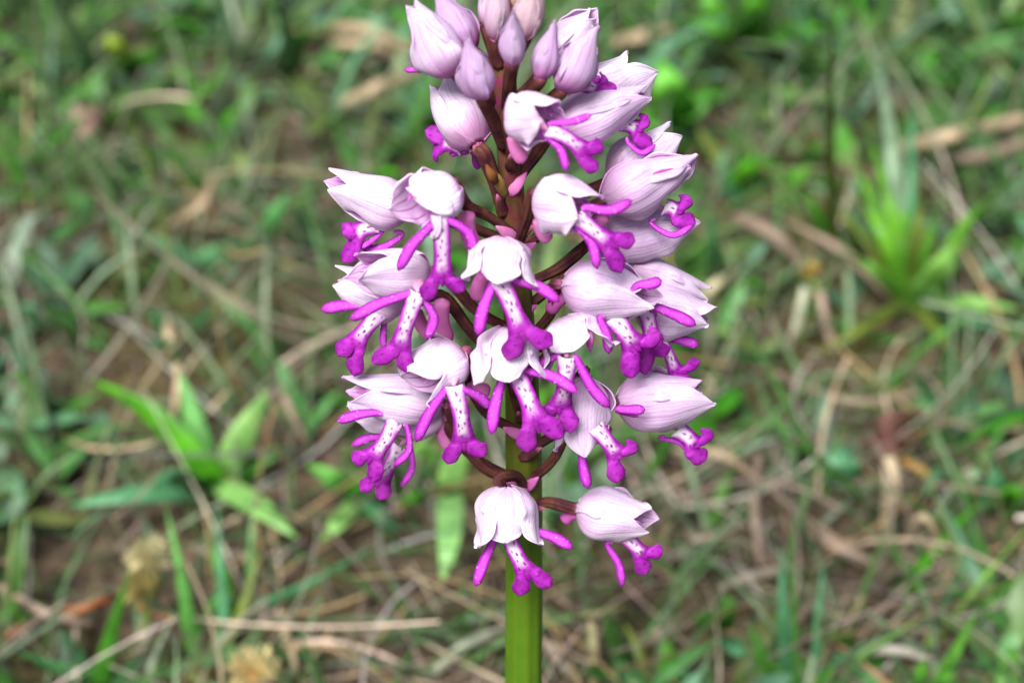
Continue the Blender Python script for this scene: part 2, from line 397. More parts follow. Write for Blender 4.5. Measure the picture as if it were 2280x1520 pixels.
def lipmesh(par, T, B, L1, L2, wpx, seed, facing=None, spread=1.0, legw=1.0):
    rr = random.Random(seed)
    face = (facing if facing is not None else CB).normalized()
    d = (B - T).normalized(); face = (face - d * face.dot(d)).normalized()
    wdir = d.cross(face).normalized()
    if (L2 - L1).dot(wdir) < 0: L1, L2 = L2, L1           # L1 on the -w side
    k = pxm(B); W = wpx * 0.5 * k
    Lb = (B - T).length
    sag = face * (Lb * rr.uniform(0.05, 0.12)); bow = wdir * (W * rr.uniform(-0.25, 0.25))
    nb, nl, nc = 12, 9, 5
    vs, fs, uv, pg = [], [], [], []
    for h, tip in ((-1, L1), (1, L2)):
        rows = []
        def wid(t): return W * (0.86 - 0.12 * math.sin(t * math.pi) + 0.30 * max(0, t - 0.7) / 0.3 * spread)
        outer = []
        for i in range(nb):
            t = i / (nb - 1)
            c = T.lerp(B, t) + sag * math.sin(t * math.pi) + bow * math.sin(t * math.pi)
            for j in range(nc):
                e = j / (nc - 1)
                q = c + wdir * (h * wid(t) * e) + face * (W * 0.38 * (1 - e * e) - W * .15)
                vs.append(q); uv.append((h * e * 1.6, t * Lb * 1000 * 1.0))
                pg.append(max(max(0, (e - (0.30 - .25 * t)) / 0.70) ** 1.2 * (0.75 + .35 * t), max(0, (t - 0.6) / 0.4) ** 1.4 * 1.0) - (0.25 if t < .1 else 0))
        cB = B; oB = B + wdir * (h * wid(1.0))
        mid = (cB + oB) / 2
        ld = (tip - mid); LL = ld.length; ldn = ld.normalized()
        lw = ldn.cross(face).normalized() * h
        hw0 = (oB - cB).length / 2
        w0 = (oB - cB) / (2 * hw0)
        for i in range(1, nl + 1):
            t = i / nl
            wv = w0.lerp(lw, min(1, t * 1.6)).normalized()
            bulge = hw0 * legw * (1.0 + 0.55 * math.sin(min(t, 1) * math.pi * 0.8))
            wr = bulge * (math.sqrt(max(0.0, 1 - max(0, (t - 0.55) / 0.45) ** 2)) * 0.97 + 0.03)
            wr *= 1 + 0.10 * math.sin(7 * t + seed + h) + 0.04 * math.sin(19 * t + 2 * seed + h)
            c = mid + ld * t - face * (0.10 * LL * t * t) + wv * (0.04 * LL * math.sin(t * 3 + seed))
            for j in range(nc):
                e = -1 + 2 * j / (nc - 1)
                q = c + wv * (wr * e) + face * (W * 0.18 * (1 - e * e) * (1 - .5 * t) + W * 0.05 * (1 - t))
                vs.append(q); uv.append((h * (e + 1), (Lb + LL * t) * 1000)); pg.append(0.74 + 0.42 * abs(e) ** 1.5 + 0.15 * t)
        o0 = len(vs) - (nb + nl) * nc
        for i in range(nb + nl - 1):
            for j in range(nc - 1):
                q = (o0 + i * nc + j, o0 + i * nc + j + 1, o0 + (i + 1) * nc + j + 1, o0 + (i + 1) * nc + j)
                fs.append(q if h > 0 else q[::-1])
    # the little tooth between the legs
    tl = (L1 + L2) / 2 - B
    tv, tf, tu = tube([B + face * W * .1, B + tl * 0.28 + face * W * .1, B + tl * 0.5], [W * 0.28, W * 0.2, W * 0.03], 6, 6, flat=.5)
    o0 = len(vs); vs += tv; fs += [tuple(i + o0 for i in q) for q in tf]; uv += [(0, 99)] * len(tv); pg += [1.1] * len(tv)
    o = mk('lip', vs, fs, M['lip'], par, uvs=uv, attr=pg)
    # weld the centre line
    import bmesh
    bm = bmesh.new(); bm.from_mesh(o.data); bmesh.ops.remove_doubles(bm, verts=bm.verts, dist=2e-6)
    bmesh.ops.recalc_face_normals(bm, faces=bm.faces); bm.to_mesh(o.data); bm.free()
    me = o.data
    ref = sum((p.normal * p.area for p in me.polygons[:40]), Vector())
    solid(o, 0.00022, 0, 1)
    return o, wdir, face

FL = 0
def flower(base, tip, wpx, lip=None, arms=(), spur=None, stalk=None, up=(0, -1, 0), tint=(0.15, 0.5, 0), gape=0.26, flare=0.0, lipw=46, blunt=0.0, armw=32, facing=None, latf=1.0, dorf=1.0, petals=True, stalkw=26, W=1.22, Wd=None, latphi=112, back=False, column=True):
    global FL; FL += 1; seed = FL * 13
    b = P(*base); t = P(*tip); k = pxm(b)
    a = (t - b); L = a.length; a.normalize()
    u = CR * up[0] - CU * up[1] + CB * up[2]; u = (u - a * u.dot(a)).normalized()
    Rr = wpx * 0.5 * k * (1.0 if back else 0.93); L *= 1.0 if back else 1.04
    st = stalk or [(stemx(base[1] + 70), base[1] + 70, 0)]
    pts = [P(*q) for q in st] + ([b - u * (0.6 * Rr) + a * (.3 * Rr), b - u * (0.2 * Rr) + a * (.45 * Rr)] if back else [b - a * (0.25 * Rr), b + a * (0.06 * Rr)])
    sr = stalkw * 0.5 * k
    v, f, uv = tube(pts, [sr * 0.75, sr * .85, sr * 1.05, sr * 1.0, sr * .6], 26, 24, rib=6, amp=0.15, twist=5)
    fl = mk('flower', v, f, M['stalk'], orchid, org=b, uvs=uv)
    col = (tint[0], tint[1], tint[2], 1)
    sepal('dorsal_sepal', fl, b, a, u, L, Rr, 0.0, 0.6, col, seed, gape, flare * 0.3, blunt, lenf=dorf, W=Wd or W)
    for sgn, ph in ((1, R_(latphi)), (-1, R_(latphi))):
        sepal('lateral_sepal', fl, b, a, u, L, Rr, sgn * ph, 1.6, col, seed + 2 + sgn, gape * 1.3, flare, blunt, lenf=latf, W=W)
    if petals:
        for sgn in (1, -1):
            s_ = a.cross(u)
            q0 = b + a * (0.15 * L) + u * (0.2 * Rr) + s_ * (sgn * .35 * Rr); q1 = b + a * (0.55 * L) + u * (0.45 * Rr) + s_ * (sgn * .6 * Rr); q2 = b + a * (0.86 * L) + u * (0.1 * Rr) + s_ * (sgn * .42 * Rr)
            v, f, uv = tube([q0, q1, q2], [Rr * .12, Rr * .2, Rr * .16, Rr * .03], 9, 8, flat=.25, flatdir=u)
            mk('petal', v, f, M['throat'], fl, uvs=uv)
    # short pale column inside the mouth
    th = P(*lip[0]) if lip and column else b + a * (0.4 * L)
    inn = b + a * (0.12 * L) - u * (0.1 * Rr)
    th2 = th - CB * (.12 * Rr)
    cv, cf, cu = tube([inn, inn.lerp(th2, .55) + u * (.08 * Rr), th2], [Rr * .26, Rr * .28, Rr * .24, Rr * .06], 10, 10, flat=.7)
    mk('column', cv, cf, M['column'], fl, uvs=cu)
    if lip:
        T, B, L1, L2 = [P(*q) for q in lip]
        lo, wd, fc = lipmesh(fl, T, B, L1, L2, lipw, seed, facing)
        for ar in arms:
            p0, p1 = P(*ar[0]), P(*ar[1]); bend = ar[2] if len(ar) > 2 else 0.08
            side = (p1 - p0).cross(CB).normalized()
            m1 = p0.lerp(p1, .5) + side * (bend * (p1 - p0).length)
            start = p0.lerp(T, 0.35)
            aw = (ar[3] if len(ar) > 3 else armw) * 0.5 * pxm(p0)
            v, f, uv = club([start, p0, m1, p1], aw * 0.36, aw * .80, 20, 12, 0.42)
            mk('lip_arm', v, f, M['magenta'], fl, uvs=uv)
    if spur:
        p0, p1 = P(*spur[0]), P(*spur[1]); sw = (spur[2] if len(spur) > 2 else 34) * .5 * k
        mid = p0.lerp(p1, .5) + (p1 - p0).cross(CB).normalized() * (0.08 * (p1 - p0).length)
        v, f, uv = club([p0, mid, p1], sw * .9, sw, 14, 12, 0.9)
        mk('spur', v, f, M['pink'], fl, uvs=uv)
    # bract clasping the foot of the stalk
    p0 = pts[0]; dr = (pts[1] - pts[0]).normalized()
    off = Vector((0, -1, 0.1)) * 0.0006
    v, f, uv = tube([p0 + off - dr * 0.0006, p0 + off * 1.6 + dr * .0012, p0 + off * 1.9 + dr * 0.0034], [.0006, .0009, .0007, .0001], 8, 8, flat=.35)
    mk('bract', v, f, M['pink'] if FL % 3 else M['stalk'], fl, uvs=uv)
    return fl

def bud(base, tip, wpx, stalk, tint=(0.8, 0.9, 0), up=(0, -1, 0.6), gape=0.10, lipbits=(), stalkw=31, flare=0.0, beak=1.0):
    global FL; FL += 1; seed = FL * 17
    b = P(*base); t = P(*tip); k = pxm(b); a = (t - b); L = a.length; a.normalize()
    u = CR * up[0] - CU * up[1] + CB * up[2]; u = (u - a * u.dot(a)).normalized(); Rr = wpx * .5 * k
    pts = [P(*q) for q in stalk] + [b - a * (.2 * Rr), b + a * (.2 * Rr)]; sr = stalkw * .5 * k
    v, f, uv = tube(pts, [sr * .8, sr, sr * 1.05, sr * .9], 18, 16, rib=6, amp=.08, twist=4)
    bd = mk('bud', v, f, M['stalk'], orchid, org=b, uvs=uv)
    col = (tint[0], tint[1], tint[2], 1)
    for i, ph in enumerate((0, R_(118), R_(-118))):
        sepal('sepal', bd, b, a, u, L, Rr, ph, 0.4 + i * .7, col, seed + i, gape, flare, W=1.32, beak=beak)
    for p0, p1, wq in lipbits:
        v, f, uv = club([P(*p0), P(*p0).lerp(P(*p1), .5), P(*p1)], wq * .4 * k, wq * .5 * k, 12, 10, .6)
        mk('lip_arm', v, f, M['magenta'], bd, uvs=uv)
    return bd

# --- buds at the top
bud((1102, 88, 2), (1118, -70, 6), 52, [(1112, 150, 1)], (0.45, .9, .25))
bud((1084, 60, -2), (1078, -60, -2), 34, [(1108, 140, 0)], (0.5, .9, .1))
bud((1168, 84, 2), (1196, -75, 6), 62, [(1132, 150, 1)], (0.4, .7, .45))
bud((1138, 40, -1), (1142, -85, 0), 46, [(1130, 120, 0)], (0.2, .3, .9))
bud((1140, 142, 8), (1143, 26, 12), 56, [(1128, 240, 2), (1136, 170, 6)], (0.75, .7, 0))
bud((1201, 176, 6), (1236, 48, 7), 58, [(1130, 300, 1), (1175, 215, 4)], (0.85, 1, 0))
bud((1052, 112, 0), (968, -28, 0), 78, [(1115, 190, 0), (1080, 140, 0)], (0.9, 1, 0))
bud((1016, 160, 3), (907, 3, 4), 112, [(1112, 230, 0), (1060, 190, 1)], (0.42, .9, 0), up=(0.5, -1, 0.3), gape=.14, beak=.5, lipbits=(((965, 150, 1), (912, 136, 0), 16), ((960, 155, 2), (900, 156, 1), 14), ((958, 150, 0), (925, 150, 0), 26)))
bud((1074, 218, 8), (1041, 90, 11), 76, [(1122, 330, 2), (1098, 268, 5)], (0.85, .5, 0), up=(.3, -1, 1))
bud((1236, 132, -3), (1325, 22, -3), 96, [(1135, 240, 0), (1195, 180, -1)], (0.25, .6, 0), gape=.2, beak=.5)
bud((1250, 200, 4), (1326, 62, 5), 88, [(1132, 330, 1), (1205, 245, 2)], (0.7, .9, 0), up=(-.6, -1, .5), gape=.12, beak=.7)

# --- flowers: pixel x, pixel y, millimetres in front of the stem
# upper left, seen from behind
flower((1062, 322, 2), (984, 176, -5), 136, lip=((1030, 330, -4), (985, 320, -6), (945, 292, -7), (962, 345, -7)), arms=(((1040, 340, -3), (1000, 345, -6), .05, 20), ((1055, 345, -3), (1068, 376, -5), .05, 22)),
       stalk=[(1120, 470, 1), (1100, 400, 2), (1078, 345, 3)], up=(.2, -1, .9), tint=(0.0, .75, 0), gape=.36, stalkw=34)
# upper, behind, seen end on with tips up
flower((1285, 245, -6), (1420, 150, -12), 150, lip=((1300, 185, -2), (1330, 198, -2), (1352, 176, -2), (1372, 190, -1)), arms=(((1310, 190, -2), (1335, 170, -2), .05, 22),), lipw=44,
       stalk=[(1140, 350, 0), (1210, 300, -2)], tint=(0.0, .3, 0), gape=.5, flare=.05, petals=False)
flower((1236, 296, 0), (1443, 205, -3), 130, lip=((1385, 275, -3), (1418, 290, -3), (1440, 256, -3), (1452, 326, -3)), arms=(((1400, 320, -2), (1460, 322, -2), .32, 18),), lipw=44,
       stalk=[(1140, 420, 1), (1190, 350, 0)], tint=(0.3, .4, 0), up=(-.2, -1, .5), gape=.2)
flower((1140, 258, 9), (1222, 262, 13), 126, lip=((1220, 288, 14), (1300, 338, 14), (1345, 328, 13), (1331, 380, 14)), arms=(((1228, 275, 14), (1318, 256, 14), .06, 24), ((1212, 300, 14), (1262, 382, 15), -.14, 26)),
       spur=((1140, 300, 8), (1168, 362, 8), 32), stalk=[(1138, 370, 2), (1136, 310, 5)], up=(.3, -1, .15), tint=(0.1, .4, 0), gape=.5, lipw=42, latf=1.12, dorf=1.22)
# left, second storey
flower((915, 470, 1), (738, 402, 0), 118, lip=((838, 500, 1), (792, 522, 1), (764, 520, 1), (764, 584, 1)), arms=(((850, 516, 1), (772, 552, 1), -.12, 20), ((895, 522, 0), (805, 556, 0), -.12, 24)), lipw=48,
       stalk=[(1140, 540, 0), (1030, 500, 0)], up=(.1, -1, .35), tint=(0.12, .3, 0), gape=.34)
flower((1004, 416, 9), (918, 474, 15), 132, lip=((977, 478, 15), (983, 618, 15), (944, 668, 15), (1034, 648, 15)), arms=(((962, 500, 15), (886, 603, 15), .06, 34), ((1000, 490, 15), (1058, 568, 14), -.16, 32)),
       spur=((1040, 470, 9), (1064, 562, 7), 40), stalk=[(1142, 520, 3), (1085, 480, 5), (1040, 458, 7)], up=(.5, -1, .55), tint=(0.02, .25, 0), gape=.7, flare=.15, blunt=.35, lipw=46)
# right, second storey
flower((1360, 400, -6), (1496, 306, -10), 130, lip=None, stalk=[(1146, 520, 0), (1260, 450, -3)], tint=(0.15, .4, 0), gape=.34)
flower((1345, 448, 2), (1540, 360, 0), 134, lip=((1478, 462, 0), (1506, 474, 0), (1534, 436, 0), (1548, 500, 0)), arms=(((1450, 498, 1), (1545, 500, 1), .26, 20),), lipw=46,
       stalk=[(1148, 560, 1), (1240, 500, 1)], spur=((1345, 475, 1), (1318, 548, 0), 42), up=(-.25, -1, .45), tint=(0.38, .35, 0), gape=.14)
flower((1325, 540, -4), (1538, 498, -5), 130, lip=None, stalk=[(1150, 640, 0), (1240, 600, -2)], tint=(0.3, .3, 0), up=(-.1, -1, -.3), gape=.3)
flower((1198, 438, 11), (1306, 468, 15), 140, lip=((1284, 482, 16), (1358, 540, 16), (1414, 536, 15), (1384, 608, 16)), arms=(((1306, 462, 16), (1408, 446, 16), .14, 32), ((1274, 494, 16), (1330, 600, 17), -.14, 32)),
       spur=((1200, 486, 10), (1222, 536, 9), 34), stalk=[(1148, 560, 2), (1172, 490, 7)], up=(.35, -1, .15), tint=(0.05, .25, 0), gape=.5, lipw=46, latf=.98, dorf=1.2)
# centre front
flower((1120, 528, 13), (1110, 640, 16), 122, lip=((1112, 622, 16), (1160, 738, 18), (1132, 802, 18), (1230, 768, 18)), arms=(((1100, 630, 16), (1064, 748, 18), .05, 36), ((1140, 624, 16), (1246, 672, 17), -.1, 34)),
       spur=((1080, 610, 9), (1064, 668, 8), 38), stalk=[(1148, 720, 3), (1128, 640, 7)], up=(0, -.25, 1), tint=(0.0, .15, 0), gape=.86, flare=.03, blunt=.9, lipw=52, dorf=.95, W=.80, Wd=.80, latphi=72, back=True)
# left, third storey
flower((905, 672, 3), (752, 622, 1), 122, lip=((846, 696, 5), (792, 764, 5), (752, 792, 5), (786, 838, 5)), arms=(((812, 680, 4), (714, 689, 4), .04, 34), ((858, 700, 4), (854, 780, 4), .03, 20)), lipw=46,
       stalk=[(1150, 820, 1), (1060, 750, 2), (985, 660, 3)], spur=((925, 690, 1), (965, 752, 0), 34), up=(.1, -1, .2), tint=(0.1, .25, 0), gape=.4)
flower((952, 606, 7), (790, 604, 12), 120, lip=((930, 650, 14), (890, 774, 14), (830, 812, 14), (906, 832, 14)), arms=(((908, 654, 14), (778, 712, 14), .04, 34), ((940, 662, 14), (950, 756, 14), -.2, 30)),
       spur=((985, 664, 6), (997, 765, 5), 42), stalk=[(1150, 740, 3), (1060, 690, 5), (1000, 620, 6)], up=(.2, -1, -.25), tint=(0.02, .2, 0), gape=.5, flare=.1, lipw=46)
# right, third storey
flower((1400, 600, -3), (1562, 652, -6), 100, lip=((1436, 690, 7), (1448, 760, 7), (1480, 796, 7), (1440, 836, 7)), arms=(((1452, 700, 6), (1476, 762, 6), .1, 24),), lipw=44, column=False, stalk=[(1152, 700, 0), (1290, 600, -2)], tint=(0.08, .2, 0), up=(.3, -1, .2), gape=.3)
flower((1420, 690, 1), (1580, 704, 0), 118, lip=((1470, 752, 2), (1504, 826, 2), (1560, 806, 2), (1556, 862, 2)), arms=(((1455, 684, 8), (1550, 724, 8), -.03, 34), ((1492, 754, 1), (1556, 768, 1), -.03, 30)), lipw=32,
       stalk=[(1156, 800, 1), (1300, 720, 1)], up=(.1, -1, .35), tint=(0.1, .2, 0), gape=.36)
flower((1256, 634, 7), (1450, 658, 11), 146, lip=((1368, 704, 11), (1412, 768, 11), (1472, 744, 11), (1412, 842, 12)), arms=(((1418, 636, 12), (1474, 624, 12), .05, 32), ((1336, 708, 12), (1356, 788, 12), -.06, 30)),
       stalk=[(1152, 780, 3), (1225, 700, 4), (1235, 640, 5)], spur=((1266, 655, 5), (1222, 696, 4), 34), up=(.1, -1, .6), tint=(0.14, .35, 0), gape=.3, lipw=56)
# fourth storey
flower((1030, 790, 9), (918, 850, 14), 128, lip=((1010, 858, 16), (1032, 982, 16), (998, 1034, 16), (1076, 1018, 16)), arms=(((990, 870, 16), (926, 984, 16), .04, 34), ((1036, 868, 16), (1094, 908, 14), -.05, 32)),
       spur=((1045, 850, 8), (1090, 872, 7), 34), stalk=[(1160, 962, 3), (1085, 920, 5), (1048, 850, 7)], up=(.3, -1, .5), tint=(0.12, .3, 0), gape=.65, flare=.1, blunt=.25, lipw=48)
flower((1258, 708, 9), (1296, 808, 13), 124, lip=((1262, 795, 15), (1246, 905, 13), (1216, 925, 13), (1270, 966, 14)), arms=(((1284, 800, 15), (1358, 908, 15), .05, 34), ((1240, 792, 14), (1200, 818, 13), .05, 30)),
       stalk=[(1160, 850, 3), (1220, 790, 6)], up=(-.3, -.4, 1), tint=(0.03, .2, 0), gape=.9, flare=.05, blunt=.9, lipw=48, W=.8, Wd=.78, latphi=76, back=True, dorf=.9)
flower((1128, 726, 12), (1132, 846, 14), 128, lip=((1140, 820, 14), (1192, 938, 17), (1172, 1006, 17), (1252, 974, 17)), arms=(((1122, 836, 14), (1094, 968, 17), .04, 36), ((1160, 822, 14), (1288, 874, 18), -.08, 34)),
       stalk=[(1160, 930, 3), (1140, 850, 9)], up=(0, -.25, 1), tint=(0.0, .12, 0), gape=.9, flare=.04, blunt=.9, lipw=54, dorf=.88, W=.84, Wd=.78, latphi=72, back=True)
# lower left pair
flower((990, 930, 1), (790, 925, -1), 96, lip=((890, 992, 1), (848, 1068, 1), (802, 1092, 1), (846, 1114, 1)), arms=(((872, 974, 1), (782, 992, 1), .1, 26), ((914, 994, 1), (892, 1084, 1), -.14, 20)), lipw=40,
       stalk=[(1150, 1070, 1), (1060, 1020, 1), (1005, 960, 1)], tint=(0.1, .3, 0), gape=.36)
flower((985, 900, 3), (770, 868, 3), 124, lip=((880, 936, 6), (828, 1016, 6), (784, 1026, 6), (832, 1076, 6)), arms=(((840, 918, 6), (750, 938, 6), .05, 30), ((906, 950, 6), (876, 1038, 6), -.2, 22)), lipw=44,
       stalk=[(1160, 1062, 2), (1090, 1050, 2), (1030, 985, 2), (1005, 920, 3)], spur=((985, 905, 1), (1004, 1000, 0), 36), up=(.1, -1, .25), tint=(0.34, .25, 0), gape=.42)
# lower right pair
flower((1376, 898, 5), (1572, 876, 4), 140, lip=((1508, 956, 4), (1544, 992, 4), (1582, 956, 4), (1572, 1026, 4)), arms=(((1374, 912, 12), (1437, 912, 12), 0, 30), ((1470, 975, 3), (1546, 1022, 4), -.16, 18)), lipw=48,
       stalk=[(1164, 1010, 2), (1280, 940, 3)], up=(-.05, -1, .4), tint=(0.42, .25, 0), gape=.36)
flower((1300, 840, 6), (1292, 1010, 10), 122, lip=((1326, 950, 13), (1374, 1012, 13), (1416, 986, 13), (1374, 1076, 14)), arms=(((1296, 1005, 11), (1310, 1088, 11), .03, 32),), lipw=46,
       spur=((1352, 950, 4), (1350, 985, 3), 30), stalk=[(1168, 1080, 2), (1240, 1010, 4), (1275, 880, 4)], up=(.3, -.4, 1), tint=(0.25, .2, 0), gape=.6, blunt=.4, latf=.9, column=False, petals=False)
# the two lowest
flower((1126, 1082, 11), (1128, 1206, 14), 128, lip=((1128, 1182, 13), (1172, 1272, 15), (1156, 1326, 15), (1228, 1304, 15)), arms=(((1108, 1188, 13), (1058, 1306, 15), .03, 32), ((1184, 1180, 13), (1276, 1220, 14), -.05, 32)),
       stalk=[(1172, 1092, 2), (1150, 1060, 6), (1112, 1066, 10)], up=(.1, -.25, 1), tint=(0.0, .08, 0), gape=.74, flare=.0, blunt=.9, lipw=44, dorf=.95, W=.95, Wd=.86, latphi=76, back=True)
flower((1286, 1132, 4), (1452, 1160, 7), 126, lip=((1392, 1192, 6), (1430, 1234, 6), (1476, 1226, 6), (1438, 1280, 6)), arms=(((1352, 1212, 6), (1386, 1306, 6), -.08, 24),), lipw=42,
       spur=((1284, 1140, 3), (1256, 1160, 2), 30), stalk=[(1172, 1126, 1), (1220, 1118, 3)], up=(.05, -1, .5), tint=(0.05, .12, 0), gape=.42, flare=.04)
# withered bract high on the stem
v, f, uv = tube([P(1126, 436, 4), P(1108, 405, 6), P(1096, 378, 6)], [.0005, .0008, .0006, .0001], 12, 8, rib=3, amp=.2, flat=.5)
o = mk('withered_bract', v, f, M['fluff'], orchid, uvs=uv, col=lin(206, 170, 96)); o['label'] = 'withered yellow-brown bract'
v, f, uv = tube([P(1104, 408, 7), P(1092, 388, 8), P(1082, 366, 7)], [.0004, .0007, .0005, .0001], 10, 8, rib=3, amp=.25, flat=.6)
o = mk('withered_bract', v, f, M['fluff'], orchid, uvs=uv, col=lin(140, 84, 40)); o['label'] = 'withered brown bract tip'
# ------------------------------------------------------------------ turf: single blades, straws and leaves
def ribbon(pts, width, prof='grass', n=12, fold=0.25, tw=0.0, nrm=None):
    c = cr(pts, n); vs, fs, uv = [], [], []
    dd = (c[-1] - c[0]).normalized()
    up = min((Vector((0, -0.35, 1)).normalized(), Vector((0.1, -1, 0.25)).normalized()), key=lambda q: abs(q.dot(dd)))
    for i, p in enumerate(c):
        t = i / (n - 1); d = (c[min(i + 1, n - 1)] - c[max(i - 1, 0)]).normalized()
        s = d.cross(up)
        if s.length < 1e-4: s = Vector((1, 0, 0))
        s.normalize(); q = s.cross(d)
        if tw:
            s = (Matrix.Rotation(tw * t, 3, d) @ s); q = s.cross(d)
        if prof == 'grass': wv = (0.75 + 0.5 * t if t < .4 else 0.95) * (1 - max(0, (t - .35) / .65) ** 1.5)
        elif prof == 'leaf': wv = max(0.10, math.sin(math.pi * min(1, t ** 0.85)) ** 0.8) if t < .97 else 0.04
        else: wv = 1 - 0.6 * t
        wv = max(wv, .03) * width * .5
        vs += [p - s * wv, p - q * (fold * wv), p + s * wv]; uv += [(0, t), (.5, t), (1, t)]
    for i in range(n - 1):
        for j in range(2):
            fs.append((i * 3 + j, i * 3 + j + 1, i * 3 + 4 + j, i * 3 + 3 + j))
    return vs, fs, uv
def blade_pts(pl):                         # (px, py, height in mm above soil)
    return [G(*q) for q in pl]
def hero(name, pl, wpx, col, prof='grass', parent=None, label=None, cat=None, group=None, tw=0, fold=.25):
    pts = blade_pts(pl); k = pxm(pts[len(pts) // 2]) * (.82 if prof == 'straw' else 1)
    if prof == 'straw' and parent is None:
        v, f, uv = tube(pts, [wpx * .5 * k * .9, wpx * .5 * k, wpx * .5 * k, wpx * .3 * k], 20, 8, flat=.55)
        o = mk(name, v, f, M['leaf'], parent, org=pts[0], uvs=uv, col=col)
    else:
        v, f, uv = ribbon(pts, wpx * k, prof, 14, fold, tw)
        o = mk(name, v, f, M['leaf'], parent, org=None if parent else pts[0], uvs=uv, col=col)
        solid(o, 0.0002, 0)
    tag(o, label, cat, group)
    return o
GREEN = lin(68, 134, 36); BRIGHT = lin(84, 164, 26); PALE = lin(134, 186, 100); TEAL = lin(84, 146, 100); OLIVE = lin(112, 132, 48)
TAN = lin(194, 174, 144); PINKTAN = lin(164, 144, 128); GREY = lin(164, 154, 138)
def plant(name, basepx, label, cat, leaves, group=None):
    b = G(basepx[0], basepx[1]); b = onsoil(b)
    e = empty(name, b, label, cat, group)
    for pl, wpx, col, prof in leaves:
        pts = blade_pts(pl)
        v, f, uv = ribbon([b + (pts[0] - b) * 0.0] + pts if (pts[0] - b).length > .004 else pts, wpx * (.84 if prof == 'leaf' else 1) * pxm(pts[-1]), prof, 14, .3)
        o = mk('leaf', v, f, M['leaf'], e, uvs=uv, col=col); solid(o, .00025, 0)
    return e
plant('broadleaf_plant', (470, 1110), 'bright green broad-leaved plant spreading long lance-shaped leaves in the turf', 'plant', [
    ([(470, 1060, 14), (350, 930, 26), (208, 846, 30)], 74, BRIGHT, 'leaf'),
    ([(462, 1050, 12), (430, 930, 22), (398, 822, 30)], 66, lin(100, 168, 84), 'leaf'),
    ([(500, 1050, 12), (545, 960, 22), (596, 868, 28)], 84, PALE, 'leaf'),
    ([(440, 1092, 10), (300, 1100, 18), (150, 1126, 16)], 62, TEAL, 'leaf'),
    ([(500, 1084, 12), (580, 1130, 20), (662, 1198, 18)], 70, lin(136, 190, 104), 'leaf'),
    ([(440, 1080, 12), (390, 1065, 24), (338, 1078, 22)], 78, TEAL, 'leaf'),
    ([(520, 1060, 8), (600, 1010, 14), (660, 1000, 10)], 50, GREEN, 'leaf')])
plant('leafy_seedling', (770, 1110), 'small plant with pale green leaves close behind the left-hand orchid flowers', 'plant', [
    ([(780, 1090, 8), (735, 1062, 14), (680, 1034, 14)], 66, lin(104, 172, 78), 'leaf'),
    ([(790, 1118, 8), (750, 1165, 14), (712, 1204, 10)], 56, PALE, 'leaf'),
    ([(800, 1100, 8), (850, 1060, 14), (900, 1040, 10)], 60, BRIGHT, 'leaf'),
    ([(800, 1120, 8), (850, 1150, 12), (890, 1180, 8)], 46, TEAL, 'leaf')])
plant('leafy_seedling', (1000, 1100), 'small plant with one long pale leaf hanging behind the lowest orchid flower', 'plant', [
    ([(1002, 1104, 12), (1000, 1200, 22), (984, 1296, 16)], 74, lin(140, 196, 116), 'leaf'),
    ([(1000, 1090, 10), (1020, 1010, 20), (1050, 960, 22)], 70, PALE, 'leaf'),
    ([(985, 1090, 10), (930, 1110, 16), (880, 1120, 12)], 54, GREEN, 'leaf'),
    ([(960, 1030, 10), (940, 1000, 16), (900, 1020, 12)], 60, lin(130, 190, 90), 'leaf')])
T = []
for tx, ty, h, wq, c in [(1885, 335, 60, 34, GREEN), (1935, 300, 70, 32, BRIGHT), (1948, 96, 95, 40, lin(130, 160, 128)), (2030, 190, 80, 24, TEAL), (2262, 392, 55, 36, BRIGHT), (2192, 525, 40, 74, lin(130, 186, 86)), (2290, 690, 26, 50, PALE), (1830, 440, 36, 26, OLIVE), (1700, 470, 30, 24, PINKTAN), (1900, 420, 60, 36, BRIGHT), (1990, 350, 60, 36, GREEN), (2110, 430, 60, 30, GREEN), (1800, 800, 14, 28, OLIVE), (2160, 830, 12, 34, OLIVE), (2280, 760, 16, 30, TEAL), (1860, 560, 40, 32, GREEN), (2060, 380, 64, 26, OLIVE)]:
    mx, my = 2030 + (tx - 2030) * .5, 670 + (ty - 670) * .55 - 10
    c = {GREEN: lin(96, 158, 52), BRIGHT: lin(108, 176, 48)}.get(c, c)
    T.append(([(2030 + (tx - 2030) * .08, 676, 4), (mx, my, h * .40 + 8), (tx, ty, h * .48)], wq * 1.2, c, 'grass'))
plant('grass_tuft', (2030, 690), 'tall tuft of long green grass blades fanning out from one root', 'grass tuft', T)
plant('grass_tuft', (1750, 1540), 'sparse tuft of thin upright blue-green blades among grey straw', 'grass tuft', [
    ([(1755, 1500, 6), (1745, 1360, 22), (1738, 1215, 34)], 44, TEAL, 'grass'), ([(1812, 1500, 6), (1822, 1370, 20), (1835, 1240, 28)], 28, TEAL, 'grass'),
    ([(1700, 1500, 6), (1690, 1440, 12), (1660, 1380, 16)], 34, GREEN, 'grass'), ([(1860, 1500, 5), (1950, 1440, 14), (2060, 1370, 16)], 26, PALE, 'grass'), ([(1790, 1520, 5), (1870, 1470, 12), (1980, 1400, 14)], 24, TEAL, 'grass')])
plant('grass_tuft', (2080, 1440), 'wispy tuft of hair-thin yellow-green blades leaning over', 'grass tuft', [
    ([(2090, 1420, 5), (2180, 1300, 20), (2290, 1170, 30)], 14, lin(130, 180, 80), 'grass'), ([(2080, 1420, 5), (2110, 1330, 16), (2170, 1220, 26)], 14, TEAL, 'grass'),
    ([(2085, 1430, 4), (2150, 1350, 14), (2260, 1290, 18)], 12, OLIVE, 'grass'), ([(2070, 1420, 4), (2060, 1340, 14), (2030, 1270, 18)], 13, GREEN, 'grass')])
